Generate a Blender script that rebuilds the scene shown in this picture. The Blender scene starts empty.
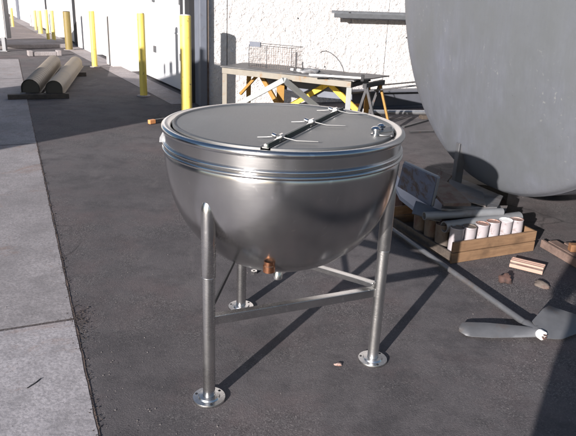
import bpy, bmesh, math, random
from math import sin, cos, tan, pi, radians, sqrt, atan2
from mathutils import Vector, Matrix, noise
import numpy as np

S = bpy.context.scene
random.seed(7)

# ------------------------------------------------------------------ camera
CAM_H = 1.6058
PITCH, ROLL, FPX = 0.351136, 0.042873, 616.157
cam = bpy.data.cameras.new('camera')
camo = bpy.data.objects.new('camera', cam)
S.collection.objects.link(camo)
S.camera = camo
FW = Vector((0, cos(PITCH), -sin(PITCH)))
R0 = Vector((1, 0, 0)); U0 = R0.cross(FW)
RT = cos(ROLL) * R0 + sin(ROLL) * U0
UP = -sin(ROLL) * R0 + cos(ROLL) * U0
camo.matrix_world = Matrix((
    (RT.x, UP.x, -FW.x, 0), (RT.y, UP.y, -FW.y, 0), (RT.z, UP.z, -FW.z, CAM_H), (0, 0, 0, 1)))
cam.sensor_fit = 'HORIZONTAL'; cam.sensor_width = 36.0
cam.lens = FPX / 576 * 36.0
cam.clip_start = 0.05; cam.clip_end = 1500

# ------------------------------------------------------------------ light
SUN_AZ, SUN_EL = radians(29.3), radians(16.3)      # azimuth the shadows run towards
sd = Vector((sin(SUN_AZ) * cos(SUN_EL), cos(SUN_AZ) * cos(SUN_EL), -sin(SUN_EL)))
sun = bpy.data.lights.new('sun', 'SUN')
sun.energy = 5.0; sun.angle = radians(0.55); sun.color = (1.0, 0.945, 0.90)
suno = bpy.data.objects.new('sun', sun); S.collection.objects.link(suno)
suno.rotation_euler = sd.to_track_quat('-Z', 'Y').to_euler()
W = bpy.data.worlds.new('World'); S.world = W; W.use_nodes = True
wn = W.node_tree.nodes; bg = wn['Background']
sky = wn.new('ShaderNodeTexSky'); sky.sky_type = 'NISHITA'; sky.sun_disc = False
sky.sun_elevation = SUN_EL; sky.sun_rotation = SUN_AZ + pi
sky.air_density = 1.0; sky.dust_density = 0.8; sky.ozone_density = 2.5
W.node_tree.links.new(sky.outputs[0], bg.inputs[0]); bg.inputs[1].default_value = 0.06
S.view_settings.view_transform = 'Standard'; S.view_settings.look = 'None'
S.view_settings.gamma = 1; S.view_settings.use_curve_mapping = False
S.view_settings.exposure = 1.12

# ------------------------------------------------------------------ helpers
def P(px, py, z=0.0):
    """point on the level z seen at photo position px,py"""
    d = FW + RT * ((px - 288) / FPX) - UP * ((py - 218) / FPX)
    t = (z - CAM_H) / d.z
    return Vector((d.x * t, d.y * t, z))

def PD(px, py, dist):
    d = FW + RT * ((px - 288) / FPX) - UP * ((py - 218) / FPX)
    t = dist / d.y
    return Vector((d.x * t, d.y * t, CAM_H + d.z * t))

def setp(o, label=None, cat=None, group=None, kind=None):
    if label: o['label'] = label
    if cat: o['category'] = cat
    if group: o['group'] = group
    if kind: o['kind'] = kind
    return o

def thing(name, label, cat, loc=(0, 0, 0), rz=0.0, group=None):
    o = bpy.data.objects.new(name, None); S.collection.objects.link(o)
    o.location = loc; o.rotation_euler = (0, 0, rz); o.empty_display_size = .1
    return setp(o, label, cat, group)

def link(name, bm, mat, parent=None, smooth=None, bevel=0.0):
    if bevel:
        bmesh.ops.remove_doubles(bm, verts=bm.verts, dist=1e-6)
        es = [e for e in bm.edges if len(e.link_faces) == 2 and e.calc_face_angle(0) > radians(40)]
        bmesh.ops.bevel(bm, geom=es, offset=bevel, segments=2, affect='EDGES', profile=.5)
    me = bpy.data.meshes.new(name); bmesh.ops.recalc_face_normals(bm, faces=bm.faces)
    bm.to_mesh(me); bm.free()
    mats = mat if isinstance(mat, (list, tuple)) else [mat]
    for m in mats: me.materials.append(m)
    if smooth is not None:
        for f in me.polygons: f.use_smooth = True
        me.set_sharp_from_angle(angle=radians(smooth))
    o = bpy.data.objects.new(name, me); S.collection.objects.link(o)
    if parent: o.parent = parent
    return o

def nb(): return bmesh.new()

def box(bm, c, s, rz=0.0, M=None, mi=0):
    g = bmesh.ops.create_cube(bm, size=1.0)
    T = Matrix.Translation(c) @ Matrix.Rotation(rz, 4, 'Z') @ Matrix.Diagonal((*s, 1))
    if M is not None: T = M @ T
    bmesh.ops.transform(bm, matrix=T, verts=g['verts'])
    for v in g['verts']:
        for f in v.link_faces: f.material_index = mi
    return g['verts']

def bar(bm, a, b, w, h, roll=0.0):
    """rectangular bar between two points; h is measured upwards"""
    a = Vector(a); b = Vector(b); d = b - a; L = d.length; x = d.normalized()
    up = Vector((0, 0, 1)) if abs(x.z) < .98 else Vector((0, 1, 0))
    y = up.cross(x).normalized(); z = x.cross(y)
    if roll: q = Matrix.Rotation(roll, 3, x); y = q @ y; z = q @ z
    M = Matrix(((x.x, y.x, z.x, (a.x + b.x) / 2), (x.y, y.y, z.y, (a.y + b.y) / 2), (x.z, y.z, z.z, (a.z + b.z) / 2), (0, 0, 0, 1)))
    g = bmesh.ops.create_cube(bm, size=1.0)
    bmesh.ops.transform(bm, matrix=M @ Matrix.Diagonal((L, w, h, 1)), verts=g['verts'])
    return g['verts']

def tube(bm, pts, r, seg=12, cap=True, mi=0):
    pts = [Vector(p) for p in pts]; n = len(pts)
    rs = r if isinstance(r, (list, tuple)) else [r] * n
    ref = None; rings = []
    for i, p in enumerate(pts):
        t = (pts[min(i + 1, n - 1)] - pts[max(i - 1, 0)]).normalized()
        if ref is None:
            ref = t.cross(Vector((0, 0, 1)))
            if ref.length < .05: ref = t.cross(Vector((0, 1, 0)))
        ref = (ref - t * ref.dot(t)).normalized(); b = t.cross(ref)
        rings.append([bm.verts.new(p + (ref * cos(2 * pi * k / seg) + b * sin(2 * pi * k / seg)) * rs[i]) for k in range(seg)])
    fs = []
    for i in range(n - 1):
        for k in range(seg):
            fs.append(bm.faces.new((rings[i][k], rings[i][(k + 1) % seg], rings[i + 1][(k + 1) % seg], rings[i + 1][k])))
    if cap:
        fs.append(bm.faces.new(rings[0][::-1])); fs.append(bm.faces.new(rings[-1]))
    for f in fs: f.material_index = mi
    return rings

def lathe(bm, prof, seg=64, c=(0, 0, 0), M=None, mi=0):
    """prof: list of (r,z); r=0 closes"""
    rings = []
    c = Vector(c)
    for r, z in prof:
        if r < 1e-6: rings.append([bm.verts.new((c.x, c.y, c.z + z))])
        else: rings.append([bm.verts.new((c.x + r * cos(2 * pi * k / seg), c.y + r * sin(2 * pi * k / seg), c.z + z)) for k in range(seg)])
    for a, b in zip(rings, rings[1:]):
        for k in range(seg):
            k2 = (k + 1) % seg
            if len(a) == 1 and len(b) == 1: continue
            if len(a) == 1: f = bm.faces.new((a[0], b[k2], b[k]))
            elif len(b) == 1: f = bm.faces.new((a[k], a[k2], b[0]))
            else: f = bm.faces.new((a[k], a[k2], b[k2], b[k]))
            f.material_index = mi
    if M is not None:
        bmesh.ops.transform(bm, matrix=M, verts=[v for r in rings for v in r])
    return rings

def slab(bm, corners, t, sub=0, wob=0.0, seed=0):
    """a plate: quad corners (Vectors) given thickness t, optionally gridded and dented"""
    c = [Vector(v) for v in corners]
    n = (c[1] - c[0]).cross(c[3] - c[0]).normalized()
    N = max(1, sub); top = []; bot = []
    for j in range(N + 1):
        rt = []; rb = []
        for i in range(N + 1):
            u, v = i / N, j / N
            p = c[0] * (1 - u) * (1 - v) + c[1] * u * (1 - v) + c[2] * u * v + c[3] * (1 - u) * v
            if wob: p = p + n * wob * noise.noise(p * 4 + Vector((seed, seed * 2, 0)))
            rt.append(bm.verts.new(p + n * t / 2)); rb.append(bm.verts.new(p - n * t / 2))
        top.append(rt); bot.append(rb)
    for j in range(N):
        for i in range(N):
            bm.faces.new((top[j][i], top[j][i + 1], top[j + 1][i + 1], top[j + 1][i]))
            bm.faces.new((bot[j][i], bot[j + 1][i], bot[j + 1][i + 1], bot[j][i + 1]))
    for i in range(N):
        bm.faces.new((top[0][i], bot[0][i], bot[0][i + 1], top[0][i + 1]))
        bm.faces.new((top[N][i], top[N][i + 1], bot[N][i + 1], bot[N][i]))
        bm.faces.new((top[i][0], top[i + 1][0], bot[i + 1][0], bot[i][0]))
        bm.faces.new((top[i][N], bot[i][N], bot[i + 1][N], top[i + 1][N]))

# ------------------------------------------------------------------ materials
class NT:
    def __init__(s, name):
        s.m = bpy.data.materials.new(name); s.m.use_nodes = True
        s.n = s.m.node_tree.nodes; s.l = s.m.node_tree.links; s.p = s.n['Principled BSDF']
        s.tc = s.n.new('ShaderNodeTexCoord')
    def lk(s, a, b): s.l.new(a, b)
    def mp(s, scale=(1, 1, 1), src='Object', rot=(0, 0, 0)):
        m = s.n.new('ShaderNodeMapping'); m.inputs['Scale'].default_value = scale; m.inputs['Rotation'].default_value = rot
        s.lk(s.tc.outputs[src], m.inputs['Vector']); return m.outputs[0]
    def noise(s, scale, detail=6, rough=.6, vec=None, dist=0.0):
        t = s.n.new('ShaderNodeTexNoise'); t.inputs['Scale'].default_value = scale; t.inputs['Detail'].default_value = detail
        t.inputs['Roughness'].default_value = rough; t.inputs['Distortion'].default_value = dist
        s.lk(vec if vec is not None else s.tc.outputs['Object'], t.inputs['Vector']); return t.outputs['Fac']
    def vor(s, scale, vec=None, feat='F1', out='Distance'):
        t = s.n.new('ShaderNodeTexVoronoi'); t.feature = feat; t.inputs['Scale'].default_value = scale
        s.lk(vec if vec is not None else s.tc.outputs['Object'], t.inputs['Vector']); return t.outputs[out]
    def ramp(s, f, stops, interp='LINEAR'):
        r = s.n.new('ShaderNodeValToRGB'); r.color_ramp.interpolation = interp
        e = r.color_ramp.elements
        while len(e) < len(stops): e.new(.5)
        for k, (pos, c) in enumerate(stops):
            e[k].position = pos
            e[k].color = (c, c, c, 1) if isinstance(c, (int, float)) else (*c, 1)
        s.lk(f, r.inputs[0]); return r.outputs[0]
    def mix(s, f, a, b, mode='MIX'):
        m = s.n.new('ShaderNodeMix'); m.data_type = 'RGBA'; m.blend_type = mode
        for v, i in ((f, 0), (a, 6), (b, 7)):
            if isinstance(v, (int, float)): m.inputs[i].default_value = v if i == 0 else (v, v, v, 1)
            elif isinstance(v, tuple): m.inputs[i].default_value = (*v, 1)
            else: s.lk(v, m.inputs[i])
        return m.outputs[2]
    def math(s, op, a, b=0.5):
        m = s.n.new('ShaderNodeMath'); m.operation = op
        for v, i in ((a, 0), (b, 1)):
            if isinstance(v, (int, float)): m.inputs[i].default_value = v
            else: s.lk(v, m.inputs[i])
        return m.outputs[0]
    def col(s, v):
        if isinstance(v, tuple): s.p.inputs['Base Color'].default_value = (*v, 1)
        else: s.lk(v, s.p.inputs['Base Color'])
    def rough(s, v):
        if isinstance(v, (int, float)): s.p.inputs['Roughness'].default_value = v
        else: s.lk(v, s.p.inputs['Roughness'])
    def metal(s, v):
        if isinstance(v, (int, float)): s.p.inputs['Metallic'].default_value = v
        else: s.lk(v, s.p.inputs['Metallic'])
    def bump(s, h, strength=.3, dist=.01):
        b = s.n.new('ShaderNodeBump'); b.inputs['Strength'].default_value = strength; b.inputs['Distance'].default_value = dist
        s.lk(h, b.inputs['Height'])
        if s.p.inputs['Normal'].is_linked:
            s.lk(s.p.inputs['Normal'].links[0].from_socket, b.inputs['Normal'])
        s.lk(b.outputs[0], s.p.inputs['Normal'])

def steel(name, base=.62, ro=(.24, .42), stretch=(1, 1, 14), scale=3, tint=(1, .99, .985), aniso=.0, spots=.5, bump=.12):
    t = NT(name)
    v = t.mp(stretch)
    n1 = t.noise(scale, 5, .6); n2 = t.noise(scale * 9, 6, .65, v)
    sc = t.ramp(t.noise(24, 2, .5, t.mp((1, 5, 1), rot=(.4, .2, .9))), [(.69, 0.), (.72, .35)])
    b = t.mix(n1, tuple(base * .68 * c for c in tint), tuple(base * 1.08 * c for c in tint))
    sp = t.ramp(t.noise(46, 3, .6), [(.70, 0.), (.76, 1.)])
    sp2 = t.math('MULTIPLY', sp, t.ramp(t.noise(4, 3), [(.5, 0.), (.62, 1.)]))
    b = t.mix(sc, b, tuple(min(1, base * 1.35 * c) for c in tint))
    t.col(t.mix(t.math('MULTIPLY', sp2, spots), b, (.42, .41, .40)))
    r = t.math('ADD', t.math('MULTIPLY', n2, ro[1] - ro[0]), ro[0])
    r = t.math('ADD', r, t.math('MULTIPLY', t.ramp(t.noise(4, 3, .55), [(.35, 0.), (.8, 1.)]), .10))
    r = t.math('ADD', r, t.math('MULTIPLY', sp2, .06)); t.rough(r); t.metal(1.0)
    t.p.inputs['Anisotropic'].default_value = aniso
    if aniso:
        t.p.inputs['Anisotropic Rotation'].default_value = .25
        tg = t.n.new('ShaderNodeTangent'); tg.direction_type = 'RADIAL'; tg.axis = 'Z'
        t.lk(tg.outputs[0], t.p.inputs['Tangent'])
    t.bump(n2, bump, .0015)
    t.bump(t.noise(3.6, 3, .55), .34, .004)
    return t.m

def plain(name, c, rough=.6, metal=0.0, var=.25, nscale=12, bump=.2, bd=.003, dirt=None, dscale=5, dth=(.5, .65)):
    t = NT(name)
    n = t.noise(nscale, 6, .65)
    col = t.mix(n, tuple(x * (1 - var) for x in c), tuple(min(1, x * (1 + var)) for x in c))
    if dirt: col = t.mix(t.ramp(t.noise(dscale, 8, .7, dist=.4), [(dth[0], 0.), (dth[1], 1.)]), col, dirt)
    t.col(col); t.rough(t.math('ADD', t.math('MULTIPLY', n, .25), rough - .12)); t.metal(metal)
    t.bump(n, bump, bd)
    return t.m

def m_asphalt():
    t = NT('asphalt')
    big = t.noise(.42, 5, .6); mid = t.noise(3.2, 6, .72); vc = t.vor(190, out='Color')
    c = t.mix(t.ramp(big, [(.34, 0.), (.66, 1.)]), (.064, .058, .062), (.118, .107, .111))
    c = t.mix(t.ramp(mid, [(.38, .8), (.55, 0.)]), c, (.050, .046, .050))
    pk = t.ramp(t.noise(.9, 5, .7), [(.48, 0.), (.68, .6)])
    c = t.mix(pk, c, (.128, .092, .092))
    # exposed stone, strongest in worn patches
    worn = t.ramp(t.noise(.95, 6, .75), [(.48, .12), (.64, .72)])
    stone = t.ramp(vc, [(.25, (.030, .028, .030)), (.50, (.075, .069, .071)), (.75, (.125, .116, .117)), (.94, (.26, .24, .235))])
    c = t.mix(worn, c, stone)
    # oil stains and smears
    oil = t.ramp(t.vor(1.3, out='Distance', vec=None), [(.10, .75), (.24, 0.)])
    oil = t.math('MULTIPLY', oil, t.ramp(mid, [(.4, .3), (.6, 1.)]))
    c = t.mix(oil, c, (.030, .027, .030))
    sm = t.ramp(t.noise(2.2, 6, .7, t.mp((1, .35, 1), rot=(0, 0, .5))), [(.58, 0.), (.70, .45)])
    c = t.mix(sm, c, (.15, .135, .135))
    fl = t.ramp(t.vor(30), [(.03, 1.), (.055, 0.)])
    fl = t.math('MULTIPLY', fl, t.ramp(mid, [(.50, 0.), (.56, .8)]))
    c = t.mix(fl, c, (.30, .27, .25))
    dk = t.ramp(t.vor(23), [(.05, .9), (.09, 0.)])
    c = t.mix(t.math('MULTIPLY', dk, t.ramp(big, [(.45, 1.), (.6, 0.)])), c, (.02, .017, .017))
    w = t.n.new('ShaderNodeTexNoise'); w.inputs['Scale'].default_value = 2.5; w.inputs['Detail'].default_value = 5; t.lk(t.tc.outputs['Object'], w.inputs['Vector'])
    wv = t.mix(.22, t.tc.outputs['Object'], w.outputs['Color'])
    cr = t.ramp(t.vor(.75, feat='DISTANCE_TO_EDGE', vec=wv), [(.0015, .7), (.005, 0.)])
    cr = t.math('MULTIPLY', cr, t.ramp(t.noise(.7, 3), [(.52, 0.), (.57, 1.)]))
    c = t.mix(cr, c, (.022, .020, .021))
    t.col(c); t.rough(t.math('SUBTRACT', .88, t.math('MULTIPLY', oil, .35)))
    t.p.inputs['Specular IOR Level'].default_value = .3
    t.bump(mid, .2, .02); t.bump(t.noise(150, 3, .8), .55, .004); t.bump(t.vor(170), .18, .003)
    return t.m

def m_concrete(name, c=(.20, .185, .185), k=1.0):
    t = NT(name)
    big = t.noise(1.1, 6, .7); mid = t.noise(5.5, 6, .75); fine = t.noise(70, 4, .7)
    col = t.mix(t.ramp(big, [(.3, 0.), (.72, 1.)]), tuple(x * .72 for x in c), tuple(x * 1.22 for x in c))
    col = t.mix(t.ramp(mid, [(.36, .55), (.52, 0.)]), col, tuple(x * .55 for x in c))
    col = t.mix(t.ramp(fine, [(.40, .6), (.58, 0.)]), col, tuple(x * .5 for x in c))
    pits = t.ramp(t.vor(26), [(.04, 1.), (.075, 0.)]); pits = t.math('MULTIPLY', pits, t.ramp(big, [(.42, 0.), (.52, .9)]))
    col = t.mix(pits, col, (.05, .042, .04))
    st = t.ramp(t.noise(2.4, 6, .75, dist=.5), [(.56, 0.), (.70, .6)])
    col = t.mix(st, col, (.20, .12, .088))
    st2 = t.ramp(t.noise(.8, 6, .7), [(.52, 0.), (.68, .55)])
    col = t.mix(st2, col, tuple(x * .55 for x in c))
    t.col(col); t.rough(.85); t.bump(fine, .5 * k, .003); t.bump(mid, .3 * k, .01)
    return t.m

def m_stucco():
    t = NT('stucco')
    a = t.noise(16, 4, .65, dist=.3); b = t.noise(48, 4, .6)
    big = t.noise(1.2, 6, .7)
    c = t.mix(t.ramp(big, [(.35, 0.), (.7, 1.)]), (.56, .53, .52), (.66, .64, .63))
    c = t.mix(t.ramp(a, [(.58, 0.), (.72, .4)]), c, (.32, .30, .295))
    dr = t.ramp(t.noise(1.6, 5, .7, t.mp((3, 3, .35))), [(.55, 0.), (.72, .4)])
    c = t.mix(dr, c, (.34, .31, .29))
    t.col(c); t.rough(.9)
    t.bump(a, 1.0, .035); t.bump(t.noise(5, 4, .7), .5, .04); t.bump(b, .6, .008)
    return t.m

def m_tank():
    t = NT('tank_skin')
    st = t.noise(2.4, 6, .72, t.mp((22, 22, .9))); st2 = t.noise(1.3, 5, .6, t.mp((4, 4, .3)))
    big = t.noise(.9, 5, .6); mot = t.noise(7, 6, .75)
    c = t.mix(t.ramp(st, [(.38, 0.), (.62, 1.)]), (.145, .153, .186), (.168, .178, .214))
    c = t.mix(t.ramp(mot, [(.36, .5), (.62, 0.)]), c, (.132, .138, .154))
    c = t.mix(t.ramp(st2, [(.35, .6), (.65, 0.)]), c, (.135, .142, .154))
    c = t.mix(t.ramp(big, [(.38, .6), (.6, 0.)]), c, (.122, .130, .132))
    ch = t.ramp(t.noise(30, 4, .6), [(.63, 0.), (.68, 1.)])
    ch = t.math('MULTIPLY', ch, t.ramp(t.noise(1.8, 4), [(.48, 0.), (.58, .8)]))
    c = t.mix(ch, c, (.22, .225, .225))
    ru = t.ramp(t.noise(3.0, 6, .7), [(.66, 0.), (.75, .45)])
    c = t.mix(ru, c, (.19, .12, .095))
    dk = t.ramp(t.noise(60, 4, .7), [(.68, 0.), (.72, .7)])
    c = t.mix(dk, c, (.05, .05, .055))
    t.col(c); t.metal(.3); t.rough(t.math('ADD', t.math('MULTIPLY', mot, .3), .40))
    t.bump(st, .06, .003); t.bump(t.noise(1.6, 3, .5), .5, .03); t.bump(mot, .15, .006)
    return t.m

def m_wood(name, c1, c2, grain=(2, 30, 30), sc=2.0):
    t = NT(name)
    g = t.noise(sc, 8, .7, t.mp(grain), dist=.6); n = t.noise(6, 5, .6)
    c = t.mix(t.ramp(g, [(.3, 0.), (.7, 1.)]), c1, c2)
    c = t.mix(t.ramp(n, [(.5, 0.), (.7, .6)]), c, tuple(x * .45 for x in c1))
    t.col(c); t.rough(.75); t.bump(g, .5, .004)
    return t.m

def m_paintpost(name, c, c2, chips=.62, rust=(.10, .055, .035), topz=None):
    t = NT(name)
    n = t.noise(5, 7, .7); ch = t.ramp(t.noise(14, 8, .75, dist=.3), [(chips, 0.), (chips + .05, 1.)])
    col = t.mix(n, c, c2)
    gr = t.ramp(t.noise(3, 5, .6, t.mp((8, 8, .6))), [(.5, 0.), (.7, .5)])
    col = t.mix(gr, col, tuple(x * .45 for x in c))
    col = t.mix(ch, col, rust)
    t.col(col); t.rough(.55); t.bump(ch, -.4, .002); t.bump(n, .1, .004)
    return t.m

ASPH = m_asphalt()
CONC = m_concrete('slab_concrete', (.27, .25, .257))
CONCN = m_concrete('near_slab_concrete', (.33, .31, .325))
CONC2 = m_concrete('kerb_concrete', (.30, .27, .27))
STUC = m_stucco()
TANK = m_tank()
SS = steel('stainless', .58, (.15, .22), (.6, .6, 10), 2.4, spots=.3, aniso=.68, bump=.03)
SKIRT = steel('skirt_steel', .60, (.17, .24), (.6, .6, 10), 2.4, spots=.2, aniso=.6, bump=.05)
SSL = steel('stainless_lid', .34, (.46, .60), (14, 1, 1), 2.0, (1, .99, .97), spots=.3, bump=.08)
SSP = steel('stainless_pipe', .62, (.16, .30), (1, 1, 3), 6, spots=.15)
SSD = steel('scraped_pipe', .62, (.20, .40), (1, 1, 5), 7, spots=1.0, bump=.5)
CHROME = steel('bright_fitting', .8, (.06, .14), (1, 1, 1), 6, spots=0)
COPPER = plain('copper', (.72, .34, .19), .26, 1.0, .3, 20, .2)
DKST = plain('dark_steel', (.055, .055, .06), .5, .5, .4, 14, .3, dirt=(.10, .06, .045), dth=(.56, .7))
SHADED_FLANGE = plain('shaded_flange', (.025, .04, .033), .45, 0, .4, 20)  # shadowed side of the hinge flange, its shade put into the colour
GALV = plain('galvanised', (.42, .43, .45), .38, .8, .25, 16, .2)
WORNST = plain('worn_steel', (.15, .152, .162), .5, .6, .3, 10, .3, dirt=(.16, .12, .10), dth=(.55, .72))
SHEET = plain('sheet_grey', (.17, .175, .185), .55, .3, .25, 7, .3, dirt=(.11, .09, .085), dth=(.5, .68))
BLUET = plain('blue_enamel', (.115, .138, .20), .45, 0, .3, 9, .3, dirt=(.085, .065, .06), dscale=9, dth=(.50, .60))
RUST = plain('rust', (.075, .038, .030), .85, 0, .45, 22, .8, .006, dirt=(.035, .022, .02), dth=(.45, .6))
RUSTP = plain('rusty_plate', (.10, .08, .068), .8, 0, .4, 15, .6, .005, dirt=(.075, .04, .033), dth=(.5, .6))
CANW = plain('can_skin', (.34, .31, .325), .5, .15, .2, 20, .4, dirt=(.20, .15, .14), dscale=16, dth=(.56, .66))
CANT = plain('can_top', (.27, .20, .18), .6, .1, .3, 24, .5, dirt=(.20, .09, .06), dscale=22, dth=(.46, .6))
CREAM = plain('cream_paint', (.20, .18, .15), .55, 0, .2, 12, .3, dirt=(.20, .12, .06), dscale=7, dth=(.54, .68))
GREYP = plain('grey_paint', (.25, .26, .26), .5, 0, .12, 12, .15, dirt=(.26, .25, .24), dth=(.6, .75))
YEL = m_paintpost('bollard_yellow', (.62, .46, .075), (.70, .56, .14), .60, (.09, .06, .03))
YELF = m_paintpost('faded_yellow', (.62, .48, .12), (.70, .58, .18), .62, (.16, .11, .05))
SHADED_POST_HAIR = plain('shaded_post', (.17, .125, .035), .6, 0, .3, 9, .2)  # bollard yellow with its shade put into the colour; hair reuses it
DOORW = plain('door_white', (.50, .50, .52), .45, 0, .05, 6, .1, dirt=(.52, .50, .50), dscale=2.2, dth=(.58, .75))
WHTP = plain('white_painted_wall', (.55, .54, .54), .8, 0, .06, 8, .3, dirt=(.55, .50, .47), dscale=2.6, dth=(.56, .7))
PILL = plain('pillar_paint', (.50, .455, .43), .8, 0, .08, 8, .3, dirt=(.45, .34, .28), dscale=5, dth=(.6, .75))
JAMB = plain('blue_grey_paint', (.115, .125, .155), .5, 0, .2, 6, .2, dirt=(.07, .06, .06), dth=(.6, .75))
BLACKP = plain('black_gap', (.012, .012, .015), .7)
ORANGEP = plain('orange_paint', (.55, .23, .09), .5)
WOODC = m_wood('crate_wood', (.13, .072, .038), (.21, .125, .068), (2, 2, 26))
WOODD = m_wood('old_and_shaded_timber', (.045, .035, .03), (.09, .07, .055), (2, 20, 20))
WOODP = m_wood('pallet_wood', (.12, .08, .065), (.19, .13, .11), (3, 20, 20))
BEAMY = m_paintpost('yellow_frame_paint', (.78, .50, .03), (.80, .56, .06), .66)
BROWNF = plain('brown_frame', (.26, .135, .022), .6, 0, .4, 12, .3)
FILLER = plain('joint_filler', (.045, .032, .030), .9, 0, .4, 14, .1, dirt=(.12, .085, .07), dscale=6, dth=(.44, .56))
BROWNCOV = plain('brown_cover', (.19, .155, .115), .6, 0, .2, 9, .2, dirt=(.16, .13, .105), dscale=3, dth=(.5, .7))
GREYCOV = plain('grey_cover', (.18, .152, .12), .6, 0, .2, 9, .2, dirt=(.14, .12, .105), dscale=4, dth=(.5, .7))
ENDP = plain('end_plate', (.06, .05, .038), .7, 0, .3, 12)
WHITEE = plain('white_enamel', (.78, .76, .74), .4, 0, .08, 30, .2)

# ------------------------------------------------------------------ ground
def sheet(name, pts, z, mat):
    bm = nb(); bm.faces.new([bm.verts.new((x, y, z)) for x, y in pts])
    return setp(link(name, bm, mat), kind='structure')

sheet('ground', [(-200, -200), (200, -200), (200, 200), (-200, 200)], 0, ASPH)
# line of the joint between the concrete slabs and the asphalt
J0 = Vector((-0.66, 1.86)); JD = Vector((sin(radians(-24.3)), cos(radians(-24.3))))
JN = Vector((-JD.y, JD.x))                                      # to the left
def jp(a, l): v = J0 + JD * a + JN * l; return (v.x, v.y)
def ragged(a0, a1, side, amp, step, seed):
    pts = []
    a = a0
    while a < a1:
        pts.append(jp(a, side + amp * noise.noise(Vector((a * 9, seed, 0))) + amp * .6 * noise.noise(Vector((a * 37, seed, 4)))))
        a += step
    return pts
cuts = [-6.0, .98, 4.9, 9.9, 13.0]
setp
for k in range(4):
    a0, a1 = cuts[k] + .006, cuts[k + 1] - .006
    bm = nb()
    r = ragged(a0, a1, .006, .004, .03, 2)
    n = len(r)
    vs = [bm.verts.new((x, y, .004)) for x, y in r]
    vl = [bm.verts.new((*jp(a0 + (a1 - a0) * i / (n - 1), 3.6 if True else 0), .004)) for i in range(n)]
    for i in range(n - 1): bm.faces.new((vs[i], vs[i + 1], vl[i + 1], vl[i]))
    setp(link('concrete_slab', bm, CONCN if k == 0 else CONC), kind='structure')
bm = nb(); a = ragged(-6, 13, -.003, .004, .03, 7); b = ragged(-6, 13, .009, .003, .03, 9)
va = [bm.verts.new((x, y, .0025)) for x, y in a]; vb = [bm.verts.new((x, y, .0025)) for x, y in b]
for i in range(min(len(va), len(vb)) - 1): bm.faces.new((va[i], va[i + 1], vb[i + 1], vb[i]))
setp(link('pavement_joint', bm, FILLER), kind='structure')
# crumbs of dirt and weed litter gathered along the joint
bm = nb()
for i in range(900):
    u = random.uniform(-.4, 5)
    if i < 260: u = random.gauss(.98, .09)
    v = random.gauss(-.004, .010) if i >= 260 else random.gauss(-.02, .035)
    x, y = jp(u, v); z_ = random.choice([.0012, .0016, .0022, .0032])
    g = bmesh.ops.create_icosphere(bm, subdivisions=1, radius=z_)
    for w_ in g['verts']: w_.co = Vector((w_.co.x * random.uniform(.7, 1.9), w_.co.y * random.uniform(.7, 1.5), w_.co.z * .6)) + Vector((x, y, .004))
setp(link('joint_dirt', bm, plain('dirt_crumbs', (.042, .032, .029), .95, 0, .6, 3, .2)), 'dark crumbs of dirt caught along the slab joint', 'dirt', kind='stuff')
for (p0, p1, lb) in (((27, 388), (41, 378), 'thin dark twig lying on the near concrete slab'),):
    q0, q1 = P(*p0, .0065), P(*p1, .0065); mm = (q0 + q1) / 2 + Vector((.006, .004, .0))
    bm = nb(); tube(bm, [q0, mm, q1], [.002, .0026, .0015], 6); setp(link('twig', bm, SHADED_POST_HAIR if False else DKST), lb, 'twig')
# wall apron strip along the doors
K = Vector((-1.30, 9.0)); DW = Vector((-.489, .872)); TW = Vector((.927, .375))
DN = Vector((-.872, -.489)); TN = Vector((.375, -.927))        # normals out to the yard
def dp(t, o=0): v = K + DW * t + DN * o; return (v.x, v.y)
def wp(t, o=0): v = K + TW * t + TN * o; return (v.x, v.y)
k0, k1 = P(4, 43.5), P(66, 43)
sheet('far_pavement', [(k0.x - 8, k0.y - 3), (k1.x - .2, k1.y), dp(10.8, .43), dp(34, .43), (-34, 40), (-30, 16)], .004, m_concrete('far_concrete', (.21, .175, .17)))
sheet('concrete_apron', [dp(.2, 0), dp(24, 0), dp(24, .42), dp(.2, .42)], .004, CONC2)
# loose grit scattered over the yard
bm = nb()
for i in range(420):
    if i < 330: x, y = random.uniform(-2.0, 2.4), random.uniform(1.5, 6)
    else: x, y = random.uniform(-4, 3), random.uniform(5, 11)
    if i < 110:
        v = J0 + JD * random.uniform(-.3, 1.5) - JN * abs(random.gauss(.1, .12)); x, y = v
    s = random.choice([.0013, .0016, .002, .002, .003])
    g = bmesh.ops.create_icosphere(bm, subdivisions=1, radius=s)
    for v in g['verts']:
        v.co = Vector((v.co.x * random.uniform(.7, 1.5), v.co.y * random.uniform(.7, 1.4), v.co.z * .7)) + Vector((x, y, s * .4 + (.004 if (Vector((x, y)) - J0).dot(JN) > 0 else 0)))
GRIT = plain('grit', (.15, .135, .13), .8, 0, .6, 3, .2)
setp(link('loose_grit', bm, GRIT), 'scattered pale grit and crumbs of stone on the asphalt', 'grit', kind='stuff')

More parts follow.
